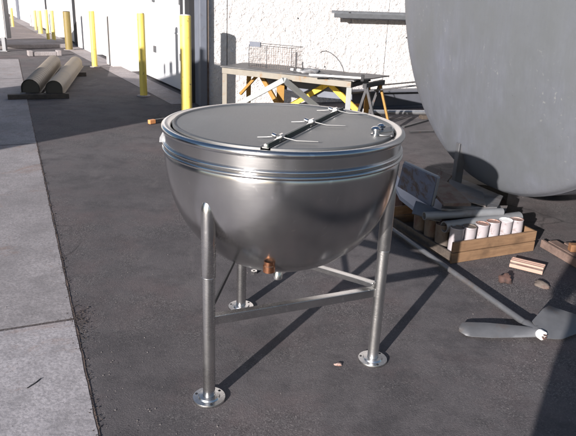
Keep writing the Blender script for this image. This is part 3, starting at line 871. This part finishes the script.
# blue tray
q = [P(398, 186, .27), P(431, 206, .27), P(437, 178, .50), P(404, 163, .50)]
tray = thing('blue_tray', 'blue enamelled tray with rusty middle leaning on the heap', 'tray', q[0])
bm = nb(); slab(bm, q, .008, 6, .008, 2); local(link('panel', bm, BLUET, tray))
bm = nb()
nq = (q[1] - q[0]).cross(q[3] - q[0]).normalized()
if nq.z < 0: nq = -nq
for i in range(4): 
    a, b = q[i], q[(i + 1) % 4]; e = (b - a).normalized()
    tube(bm, [a + nq * .012, b + nq * .012], .011, 8)
local(link('frame', bm, plain('tray_rim', (.20, .215, .24), .5, .2, .2, 12), tray, 40))
# rounded shell under the tray
bm = nb()
pts = [P(394, 184, .22), P(400, 196, .20), P(414, 207, .19), P(432, 213, .19), P(442, 210, .20)]
back = [p + Vector((.05, .22, .03)) for p in pts]
r0 = [bm.verts.new(p) for p in pts]; r1 = [bm.verts.new(p) for p in back]; r2 = [bm.verts.new(p - Vector((0, 0, .03))) for p in pts]; r3 = [bm.verts.new(p - Vector((0, 0, .03))) for p in back]
for i in range(4):
    bm.faces.new((r0[i], r0[i + 1], r1[i + 1], r1[i])); bm.faces.new((r2[i], r3[i], r3[i + 1], r2[i + 1])); bm.faces.new((r0[i], r2[i], r2[i + 1], r0[i + 1])); bm.faces.new((r1[i], r1[i + 1], r3[i + 1], r3[i]))
bm.faces.new((r0[0], r1[0], r3[0], r2[0])); bm.faces.new((r0[4], r2[4], r3[4], r1[4]))
setp(link('basin_edge', bm, plain('pale_blue', (.26, .29, .37), .5, .1, .2, 9)), 'pale blue curved pan under the blue tray', 'pan')
# block heap that carries it all
def block(name, c, s, rz, label, mat, cat, group=None, bev=.004):
    bm = nb(); box(bm, (0, 0, s[2] / 2), s); o = link(name, bm, mat, bevel=bev); o.location = c; o.rotation_euler = (0, 0, rz)
    return setp(o, label, cat, group)
block('scrap_block', (1.20, 4.86, 0), (.50, .32, .20), .3, 'dark wooden block at the bottom of the heap', WOODD, 'block', 'blocks under the scrap heap')
block('scrap_block', (1.62, 5.02, 0), (.40, .28, .18), -.1, 'dark wooden block under the grey sheets', WOODD, 'block', 'blocks under the scrap heap')
block('scrap_block', (.93, 4.72, 0), (.20, .20, .22), .5, 'dark rusty block under the blue tray', RUST, 'block', 'blocks under the scrap heap')
pipe('scrap_pipe', (1.05, 4.62, .05), (1.75, 4.78, .05), .05, 'dark rusty pipe on the ground under the grey sheets', RUST)

plate('metal_sheet', [P(412, 214, .22), P(440, 222, .21), P(447, 212, .26), P(416, 203, .27)], .010, 'dark narrow sheet under the blue tray edge', WORNST, group='scrap sheets heaped by the tank', seed=13, wob=.03)
plate('metal_sheet', [P(455, 216, .22), P(506, 211, .22), P(508, 205, .24), P(458, 208, .25)], .012, 'narrow pale grey strip between pipes and widest sheet', SHEET, group='scrap sheets heaped by the tank', seed=17, wob=.02)
plate('rusty_plate', [P(420, 176, .30), P(444, 186, .30), P(452, 176, .34), P(428, 167, .36)], .014, 'small brown plate leaning behind the blue tray', RUSTP, 'metal plate', seed=15)
# ------------------------------------------------------------------ small scrap in front
a = P(511, 262, .028); b = P(544, 270, .028)
t = thing('wood_offcut', 'short pale grooved wood offcut lying near the crate', 'offcut', a)
bm = nb(); n = Vector((0, 0, 1)).cross((b - a).normalized())
bar(bm, a, b, .075, .030); local(link('core', bm, RUSTP, t, bevel=.002))
bm = nb()
for s in (-1, 0, 1): bar(bm, a + n * s * .026 + Vector((0, 0, .017)), b + n * s * .026 + Vector((0, 0, .017)), .017, .020)
bar(bm, a - n * .041 + Vector((0, 0, -.006)), b - n * .041 + Vector((0, 0, -.006)), .007, .024)
local(link('ridge', bm, plain('pale_pink_wood', (.34, .215, .17), .7, 0, .25, 14), t, bevel=.003))
def lump(name, p, s, seed, label, mat, sq=(1, 1, .6)):
    bm = nb(); g = bmesh.ops.create_icosphere(bm, subdivisions=3, radius=s)
    for v in bm.verts:
        k = 1 + .55 * noise.noise(v.co * 1.1 / s + Vector((seed, 0, 0))) + .2 * noise.noise(v.co * 3 / s + Vector((0, seed, 0)))
        v.co = Vector((v.co.x * k * sq[0], v.co.y * k * sq[1], max(-s * sq[2] * .6, v.co.z * k * sq[2])))
    o = link(name, bm, mat, None, 50); o.location = Vector((p.x, p.y, s * sq[2] * .6)); return setp(o, label, 'scrap')
lump('rust_lump', P(505, 282), .038, 3.3, 'rounded rusty lump lying left of the other near the offcut', RUST, (1, .8, .9))
o = lump('rust_shard', P(541, 286), .036, 8.1, 'flat rusty shard lying right of the rounded lump', RUSTP, (.7, 1.3, .5)); o.rotation_euler = (0, 0, .5)
lump('pink_stone', P(338, 365), .011, 1.5, 'small pale pinkish stone on asphalt between kettle legs', CANT, (1.5, .8, .6))
p = P(254, 273); t = thing('steel_nut', 'small bright steel nut on asphalt beneath the kettle', 'nut', p, .6)
bm = nb(); lathe(bm, [(.009, 0), (.020, 0), (.020, .016), (.009, .016), (.009, 0)], 6); link('body', bm, CHROME, t, 20)
bm = nb(); tube(bm, [(.016, 0, .008), (.055, .01, .008)], .006, 8); link('stem', bm, DKST, t, 30)
# broken pallet at right edge
p0 = P(541, 247); p1 = P(580, 270); 
t = thing('pallet_piece', 'broken wooden pallet board edge at the right picture side', 'pallet', p0)
e = (p1 - p0).normalized(); nn = Vector((-e.y, e.x, 0))
bm = nb()
bar(bm, p0 + Vector((0, 0, .03)), p0 + e * .75 + Vector((0, 0, .03)), .022, .055); local(link('side_board', bm, WOODP, t, bevel=.003))
for k in range(3):
    bm = nb(); a = p0 + nn * (.06 + k * .09) + e * (.03 + .05 * k); bar(bm, a + Vector((0, 0, .050)), a + e * .7 + Vector((0, 0, .050)), .07, .014); local(link('slat', bm, WOODP, t, bevel=.002))
t2 = thing('rusty_bracket', 'orange brown rusty bracket sitting on the broken pallet', 'bracket', P(574, 251, .06))
bm = nb(); box(bm, (0, 0, .025), (.07, .05, .05)); box(bm, (.03, 0, .055), (.012, .05, .04)); link('body', bm, plain('orange_rust', (.17, .08, .035), .8, 0, .4, 20, .6), t2, bevel=.004)
bm = nb(); box(bm, (0, .027, .03), (.05, .006, .03)); link('tab', bm, RUST, t2)

# ------------------------------------------------------------------ steel work table and what lies on it
TZ = .665
fl, fr = P(223, 67.5, TZ), P(352, 81.5, TZ); br, bl_ = P(388, 77, TZ), P(233, 62, TZ)
tb = thing('work_table', 'low steel work table with cream frame and yellow crossed struts', 'table', (fl.x, fl.y, 0))
ex = (fr - fl).normalized(); ey = Vector((-ex.y, ex.x, 0)); TL = (fr - fl).length; TD = .62
if ey.y < 0: ey = -ey
def tp(u, v, z): return fl + ex * u + ey * v + Vector((0, 0, z - TZ))
DARKTOP = plain('table_top_steel', (.10, .10, .105), .5, .4, .35, 9, .3, dirt=(.20, .18, .16), dth=(.55, .7))
bm = nb(); c = [tp(-.03, -.02, TZ + .012), tp(TL + .42, -.02 + .10, TZ + .012), tp(TL + .10, TD + .02, TZ + .022), tp(0, TD, TZ + .012)]
c = [tp(-.03, -.02, TZ + .01), tp(TL + .03, -.02, TZ + .01), tp(TL + .22, TD + .04, TZ + .02), tp(-.03, TD, TZ + .01)]
slab(bm, c, .014, 8, .012, 4); local(link('top', bm, DARKTOP, tb))
bm = nb(); bar(bm, tp(0, 0, TZ - .035), tp(TL, 0, TZ - .035), .05, .07); local(link('front_rail', bm, CREAM, tb, bevel=.003))
bm = nb(); bar(bm, tp(0, TD - .03, TZ - .03), tp(TL, TD - .03, TZ - .03), .05, .055); local(link('back_rail', bm, DKST, tb, bevel=.003))
for u, v, m in ((.03, 0, CREAM), (TL - .03, 0, GREYP), (.03, TD - .03, BROWNF), (TL - .02, TD - .03, BROWNF)):
    bm = nb(); bar(bm, tp(u, v, 0), tp(u, v, TZ - .07), .06, .06); local(link('leg', bm, m, tb, bevel=.004))
for u in (0.03, TL - .03):
    bm = nb(); bar(bm, tp(u, .03, TZ - .05), tp(u, TD - .06, TZ - .05), .05, .05); local(link('side_rail', bm, DKST, tb, bevel=.003))
# brown crossed struts at the left, yellow ones further in
def strut(a, b, w, mat, name='strut', par=tb, th=.04):
    bm = nb(); bar(bm, a, b, th, w); return local(link(name, bm, mat, par, bevel=.003))
strut(tp(.08, .30, .30), tp(.36, .30, TZ - .07), .035, BROWNF); strut(tp(.38, .30, TZ - .07), tp(.66, .30, .22), .055, BROWNF)
strut(tp(.62, .50, .12), tp(1.28, .50, TZ - .12), .065, BEAMY); strut(tp(1.25, .45, TZ - .08), tp(1.72, .45, .24), .065, BEAMY)
strut(tp(.58, .50, .1), tp(.58, .50, TZ - .08), .10, BROWNF, th=.10)
# dark sheet cut to the table's shadow on the wall, hung behind the struts
def onplane(px, py, p0, n):
    dd = FW + RT * ((px - 288) / FPX) - UP * ((py - 218) / FPX); c0 = Vector((0, 0, CAM_H))
    return c0 + dd * ((p0 - c0).dot(n) / dd.dot(n))
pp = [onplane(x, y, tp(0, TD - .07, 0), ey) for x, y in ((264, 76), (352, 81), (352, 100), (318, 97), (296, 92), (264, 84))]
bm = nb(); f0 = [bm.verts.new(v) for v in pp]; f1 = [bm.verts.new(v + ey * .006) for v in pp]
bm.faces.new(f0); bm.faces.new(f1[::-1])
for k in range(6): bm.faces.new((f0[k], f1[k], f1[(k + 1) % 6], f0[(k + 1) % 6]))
local(link('shadow_panel', bm, JAMB, tb))
# grey angle brace in front of table (A shape)
tres = thing('grey_trestle', 'pale grey A-shaped steel trestle standing before the table', 'trestle', tp(.9, -.12, 0))
apex = P(284, 80, .62); e0 = P(208, 121, .0); e1 = P(335, 122, .0)
bm = nb(); bar(bm, apex, e0, .05, .062); local(link('leg', bm, GREYP, tres, bevel=.003))
bm = nb(); bar(bm, apex, e1, .046, .066); local(link('leg', bm, GREYP, tres, bevel=.003))
# sawhorse at the table's right end
sh = thing('dark_sawhorse', 'dark steel sawhorse with splayed legs under the table right end', 'sawhorse', (br.x, br.y, 0))
bm = nb(); bar(bm, tp(TL + .12, .1, TZ - .05), tp(TL + .16, TD + .0, TZ - .05), .05, .05); local(link('beam', bm, DKST, sh))
for v in (.13, TD - .05):
    for s in (-.16, .2):
        bm = nb(); bar(bm, tp(TL + .14, v, TZ - .07), tp(TL + .14 + s, v, .0), .03, .03); local(link('leg', bm, BROWNF if (s > 0 and v > .3) else DKST, sh))

# wire basket
wire = plain('rusty_wire', (.16, .125, .11), .6, .4, .4, 30)
bk = thing('wire_basket', 'open wire mesh basket standing on the table', 'basket', tp(.24, .24, TZ + .02), atan2(ex.y, ex.x))
bl, bw, bh = .62, .30, .27
def wirebox():
    def sidew(fn, L, parent, nm):
        bm = nb()
        n = int(L / .032)
        for i in range(n + 1): tube(bm, [fn(i * L / n, 0), fn(i * L / n, bh)], .0016, 5)
        for z in (0, .054, .108, .162, .216): tube(bm, [fn(0, z), fn(L, z)], .0016, 5)
        link(nm, bm, wire, parent)
    sidew(lambda x, z: Vector((x, 0, z)), bl, bk, 'mesh_side'); sidew(lambda x, z: Vector((x, bw, z)), bl, bk, 'mesh_side')
    sidew(lambda x, z: Vector((0, x, z)), bw, bk, 'mesh_end'); sidew(lambda x, z: Vector((bl, x, z)), bw, bk, 'mesh_end')
    bm = nb(); tube(bm, [(0, 0, bh), (bl, 0, bh), (bl, bw, bh), (0, bw, bh), (0, 0, bh)], .004, 6)
    for x in (.0, .26, bl): tube(bm, [(x, 0, 0), (x, 0, bh)], .005, 6)
    for i in range(9): tube(bm, [(i * bl / 8, 0, 0), (i * bl / 8, bw, 0)], .0018, 5)
    link('wire_frame', bm, DKST, bk, 40)
    bm = nb(); box(bm, (.09, 0, bh + .01), (.16, .02, .06)); link('tag_plate', bm, JAMB, bk, bevel=.003)
wirebox()
# lamp-like clamp beside the basket
cl = thing('steel_clamp', 'small bright steel clamp at the right end of the basket', 'clamp', tp(.98, .14, TZ + .02), atan2(ex.y, ex.x))
bm = nb(); bar(bm, (0, 0, 0), (0, 0, .24), .014, .014); bar(bm, (-.06, 0, .01), (.10, 0, .01), .03, .02); bar(bm, (.09, 0, 0), (.09, 0, .13), .012, .012); link('frame', bm, DKST, cl, bevel=.002)
bm = nb(); tube(bm, [(-.06, -.02, .03), (-.02, -.02, .03)], .016, 10); tube(bm, [(.03, -.02, .03), (.08, -.03, .03)], .018, 10); link('jaw', bm, WHITEE, cl, 40)
# white bar with black end
a = P(309, 74.5, TZ + .06); b = P(361, 78, TZ + .06)
t = thing('white_bar', 'long white bar with black end cap lying on the table', 'bar', a)
bm = nb(); bar(bm, a, b, .022, .02); local(link('shaft', bm, WHITEE, t, bevel=.003))
bm = nb(); bar(bm, b, b + (b - a).normalized() * .035, .05, .07); local(link('end_cap', bm, BLACKP, t, bevel=.003))
# crumpled grey cloth-like plate
lumpg = lump('grey_casting', tp(1.13, .2, 0), .07, 4.4, 'lumpy grey metal casting between basket and white bar', SHEET, (1.7, .8, .5)); lumpg.location.z = TZ + .04
# curved hose
a = onwall(321, 51, 1.1)
hs = [(322, 51), (325, 50.5), (330, 52), (337, 58), (342, 65), (344.5, 71)]
pts = [P(344.5, 73, TZ + .02)]
base = pts[0]
def at_depth(px, py, y):
    dd = FW + RT * ((px - 288) / FPX) - UP * ((py - 218) / FPX); t = y / dd.y
    return Vector((dd.x * t, y, CAM_H + dd.z * t))
hpts = [at_depth(x, y, base.y + .02 * i) for i, (x, y) in enumerate([(344.5, 75), (343, 68), (340, 62), (336, 57), (331, 53), (326, 51), (322, 51.5), (320.5, 53)])]
bm = nb(); tube(bm, hpts, .006, 8); setp(link('bent_rod', bm, DKST, None, 60), 'thin dark curved rod rising from the table top', 'rod')
a = P(345, 79, TZ + .05); 
for (p0, p1, z0, z1, lb, r) in (((372, 86), (420, 81.5), .52, .75, 'upper thin dark rod sticking out right of the table', .008), ((345, 94), (420, 85), .42, .66, 'lower grey rod sticking out right of the table', .010)):
    bm = nb(); tube(bm, [P(*p0, z0), P(*p1, z1)], r, 8); setp(link('steel_rod', bm, DKST if r < .009 else WORNST, None, 40), lb, 'rod', 'rods leaning out past the table')
# chain on table
bm = nb()
cp = [tp(1.20 + .04 * i, .10 + .03 * sin(i * 1.3), TZ + .028) for i in range(10)]
for i in range(9):
    c = (cp[i] + cp[i + 1]) / 2; dd = (cp[i + 1] - cp[i]).normalized(); s = Vector((0, 0, 1)).cross(dd) if i % 2 else Vector((0, 0, 1))
    loop = [c + dd * .028 * cos(2 * pi * k / 10) + s * .012 * sin(2 * pi * k / 10) for k in range(11)]
    tube(bm, loop, .0035, 5, cap=False)
setp(link('chain', bm, DKST, None, 60), 'short dark chain lying along the table front edge', 'chain')

# ------------------------------------------------------------------ beams and pipe on the ground by the tank
a = P(383, 113.5); 
sb = thing('steel_beam', 'dark steel beam lying on the ground along the wall', 'steel beam', a + Vector((.1, .35, 0)))
d = Vector((TW.x, TW.y, 0)); n = Vector((TN.x, TN.y, 0)); a0 = a + Vector((-.5, .3, 0))
bm = nb()
bar(bm, a0 + Vector((0, 0, .255)), a0 + d * 4 + Vector((0, 0, .255)), .22, .022); bar(bm, a0 + Vector((0, 0, .011)), a0 + d * 4 + Vector((0, 0, .011)), .22, .022); bar(bm, a0 + Vector((0, 0, .133)), a0 + d * 4 + Vector((0, 0, .133)), .016, .22)
local(link('body', bm, plain('beam_paint', (.10, .105, .125), .6, .2, .2, 8), sb))
gp0 = P(365, 112, .09); gp1 = P(436, 112.5, .09)
gp = pipe('galvanised_pipe', gp0, gp0 + (gp1 - gp0) * 1.3, .032, 'long bright galvanised pipe lying level before the dark beam', GALV, 'pipe', None, .12)
for i, lb in ((.15, 'dark block under the left end of the galvanised pipe'), (.85, 'dark block under the right end of the galvanised pipe')):
    c = gp0.lerp(gp1, i); block('packing_block', (c.x, c.y, 0), (.14, .12, .056), .2, lb, WOODD, 'block', 'blocks under the galvanised pipe')
bm = nb(); tube(bm, [gp0 + Vector((-.03, 0, 0)), gp0 + Vector((.05, 0, .0))], .045, 14); setp(link('pipe_coupling', bm, WHITEE, gp, 40))
bpy.context.view_layer.update()
gp.children[-1].location = -gp0
for (p0, p1, lb) in (((403, 127), (428, 120), 'thin dark rod on ground pointing at the tank, rear one'), ((410, 132), (437, 131), 'thin dark rod on ground by tank, front one')):
    bm = nb(); bar(bm, P(*p0, .012), P(*p1, .012), .045, .02); setp(link('iron_strip', bm, DKST), lb, 'iron strip', 'iron strips on the ground')
t = block('orange_wedge', P(357, 108), (.09, .06, .07), .3, 'little orange block below the table right end', ORANGEP, 'block')

# ------------------------------------------------------------------ unseen hopper added at left, flared to cast the long shade band
SV = Vector((sin(SUN_AZ), cos(SUN_AZ))); SNV = Vector((SV.y, -SV.x))
hop = thing('shade_hopper', 'unseen tall flared steel hopper added to cast the shade band', 'hopper', (SNV * -6.6).to_3d() + Vector((SV.x, SV.y, 0)) * -.4, atan2(SV.y, SV.x))
# local x along the sun, y across (+ = left)
near0, near1, farw = -.80, -1.30, 1.95
HH = 2.53
bm = nb()
def hv(x, y, z): return bm.verts.new((x, y, z))
b4 = [hv(-1.3, near0, .15), hv(1.0, near0, .15), hv(1.0, farw, .15), hv(-1.3, farw, .15)]
t4 = [hv(-1.5, near1, HH), hv(1.2, near1, HH), hv(1.2, farw + .25, HH - .3), hv(-1.5, farw + .25, HH - .3)]
i4 = [hv(-1.44, near1 + .06, HH), hv(1.14, near1 + .06, HH), hv(1.14, farw + .19, HH - .3), hv(-1.44, farw + .19, HH - .3)]
j4 = [hv(-1.2, near0 + .06, .3), hv(.9, near0 + .06, .3), hv(.9, farw - .06, .3), hv(-1.2, farw - .06, .3)]
for A1, B1 in ((b4, t4), (t4, i4), (i4, j4)):
    for k in range(4): bm.faces.new((A1[k], A1[(k + 1) % 4], B1[(k + 1) % 4], B1[k]))
bm.faces.new(b4[::-1]); bm.faces.new(j4)
link('shade_hopper_bin', bm, JAMB, hop)
for x, y in ((-1.1, near0 + .1), (.8, near0 + .1), (.8, farw - .1), (-1.1, farw - .1)):
    bm = nb(); box(bm, (x, y, .075), (.2, .2, .15)); link('foot', bm, DKST, hop)
bm = nb()
for k in range(7):
    y = -1.1 + .30 * k; h = .12 + .05 + .12 * random.random(); box(bm, (1.1, y, HH - .1 + h / 2), (.06, .05 + .1 * random.random(), h))
link('ragged_top', bm, RUST, hop)  # uneven strips added to make the cast shadow's top edge ragged

# ------------------------------------------------------------------ the person taking the picture
def person():
    me = bpy.data.meshes.new('person'); o = bpy.data.objects.new('person', me); S.collection.objects.link(o)
    J = {}
    V = []; R = []; Ed = []
    def v(n, x, y, z, r, par=None):
        J[n] = len(V); V.append((x, y, z)); R.append(r)
        if par: Ed.append((J[par], J[n]))
    v('pel', 0, 0, .93, .15); v('sp', 0, .0, 1.12, .14, 'pel'); v('ch', 0, .01, 1.32, .155, 'sp'); v('nk', 0, .01, 1.47, .06, 'ch'); v('hb', 0, .03, 1.58, .075, 'nk'); v('hd', 0, .04, 1.67, .088, 'hb'); v('ht', 0, .03, 1.745, .06, 'hd')
    for s, t in ((-1, 'l'), (1, 'r')):
        v('hip' + t, s * .10, 0, .88, .105, 'pel'); v('kn' + t, s * .12, .02, .48, .065, 'hip' + t); v('an' + t, s * .13, -.02, .09, .045, 'kn' + t); v('to' + t, s * .15, .15, .04, .038, 'an' + t)
        v('sh' + t, s * .18, .01, 1.42, .065, 'ch'); v('el' + t, s * .25, .12, 1.20, .045, 'sh' + t); v('wr' + t, s * .10, .26, 1.47, .028, 'el' + t); v('pa' + t, s * .075, .27, 1.55, .030, 'wr' + t)
        for k in range(4): v('f%d%s' % (k, t), s * .055, .285 + .004 * k, 1.56 + .018 * k, .010, 'pa' + t); v('g%d%s' % (k, t), s * .03, .30, 1.565 + .018 * k, .008, 'f%d%s' % (k, t))
        v('th' + t, s * .05, .25, 1.535, .011, 'pa' + t)
    me.from_pydata(V, Ed, [])
    o.modifiers.new('skin', 'SKIN'); 
    for i, r in enumerate(R):
        sv = me.skin_vertices[0].data[i]; sv.radius = (r, r); sv.use_root = (i == 0)
    m = o.modifiers.new('sub', 'SUBSURF'); m.levels = 2; m.render_levels = 2
    me.materials.append(plain('skin_tone', (.45, .27, .20), .55))
    return o
ph = person(); ph.location = (-.095, -.36, 0)
setp(ph, 'person standing and holding a small camera up to the face', 'person')
def shell(name, prof, mat, loc=(0, 0, 0), sy=.75):
    bm = nb(); lathe(bm, prof, 32); bmesh.ops.scale(bm, vec=(1, sy, 1), verts=bm.verts)
    bmesh.ops.translate(bm, vec=loc, verts=bm.verts); return link(name, bm, mat, ph, 60)
shell('jacket', [(.215, .80), (.225, .95), (.205, 1.1), (.215, 1.3), (.205, 1.42), (.10, 1.49), (.07, 1.50)], JAMB)
for s in (-1, 1):
    bm = nb(); tube(bm, [(s * .10, 0, .92), (s * .12, .02, .5), (s * .13, -.01, .10)], [.125, .085, .075], 20); link('trouser_leg', bm, DKST, ph, 60)
    bm = nb(); tube(bm, [(s * .17, .01, 1.42), (s * .25, .12, 1.20), (s * .12, .25, 1.44)], [.085, .065, .042], 16); link('sleeve', bm, JAMB, ph, 60)
    bm = nb(); tube(bm, [(s * .13, -.06, .045), (s * .14, .05, .05), (s * .155, .2, .035)], [.045, .05, .035], 14); link('shoe', bm, BLACKP, ph, 60)
bm = nb(); lathe(bm, [(.03, 1.79), (.09, 1.75), (.105, 1.68), (.10, 1.60)], 24, (0, .01, 0)); link('hair', bm, SHADED_POST_HAIR, ph, 60)
ct = thing('small_camera', 'small silver camera held up in both hands', 'camera', (-.10, -.045, 1.60))
bm = nb(); box(bm, (0, -.02, 0), (.10, .03, .06)); link('body', bm, GALV, ct, bevel=.004)
bm = nb(); M_ = Matrix.Rotation(pi / 2, 4, 'X'); lathe(bm, [(.0, -.018), (.018, -.018), (.018, .0), (0, 0)], 20, M=Matrix.Translation((.0, -.004, 0)) @ M_); link('lens', bm, BLACKP, ct, 40)

# ------------------------------------------------------------------ render settings
S.render.engine = 'CYCLES'
S.cycles.max_bounces = 5
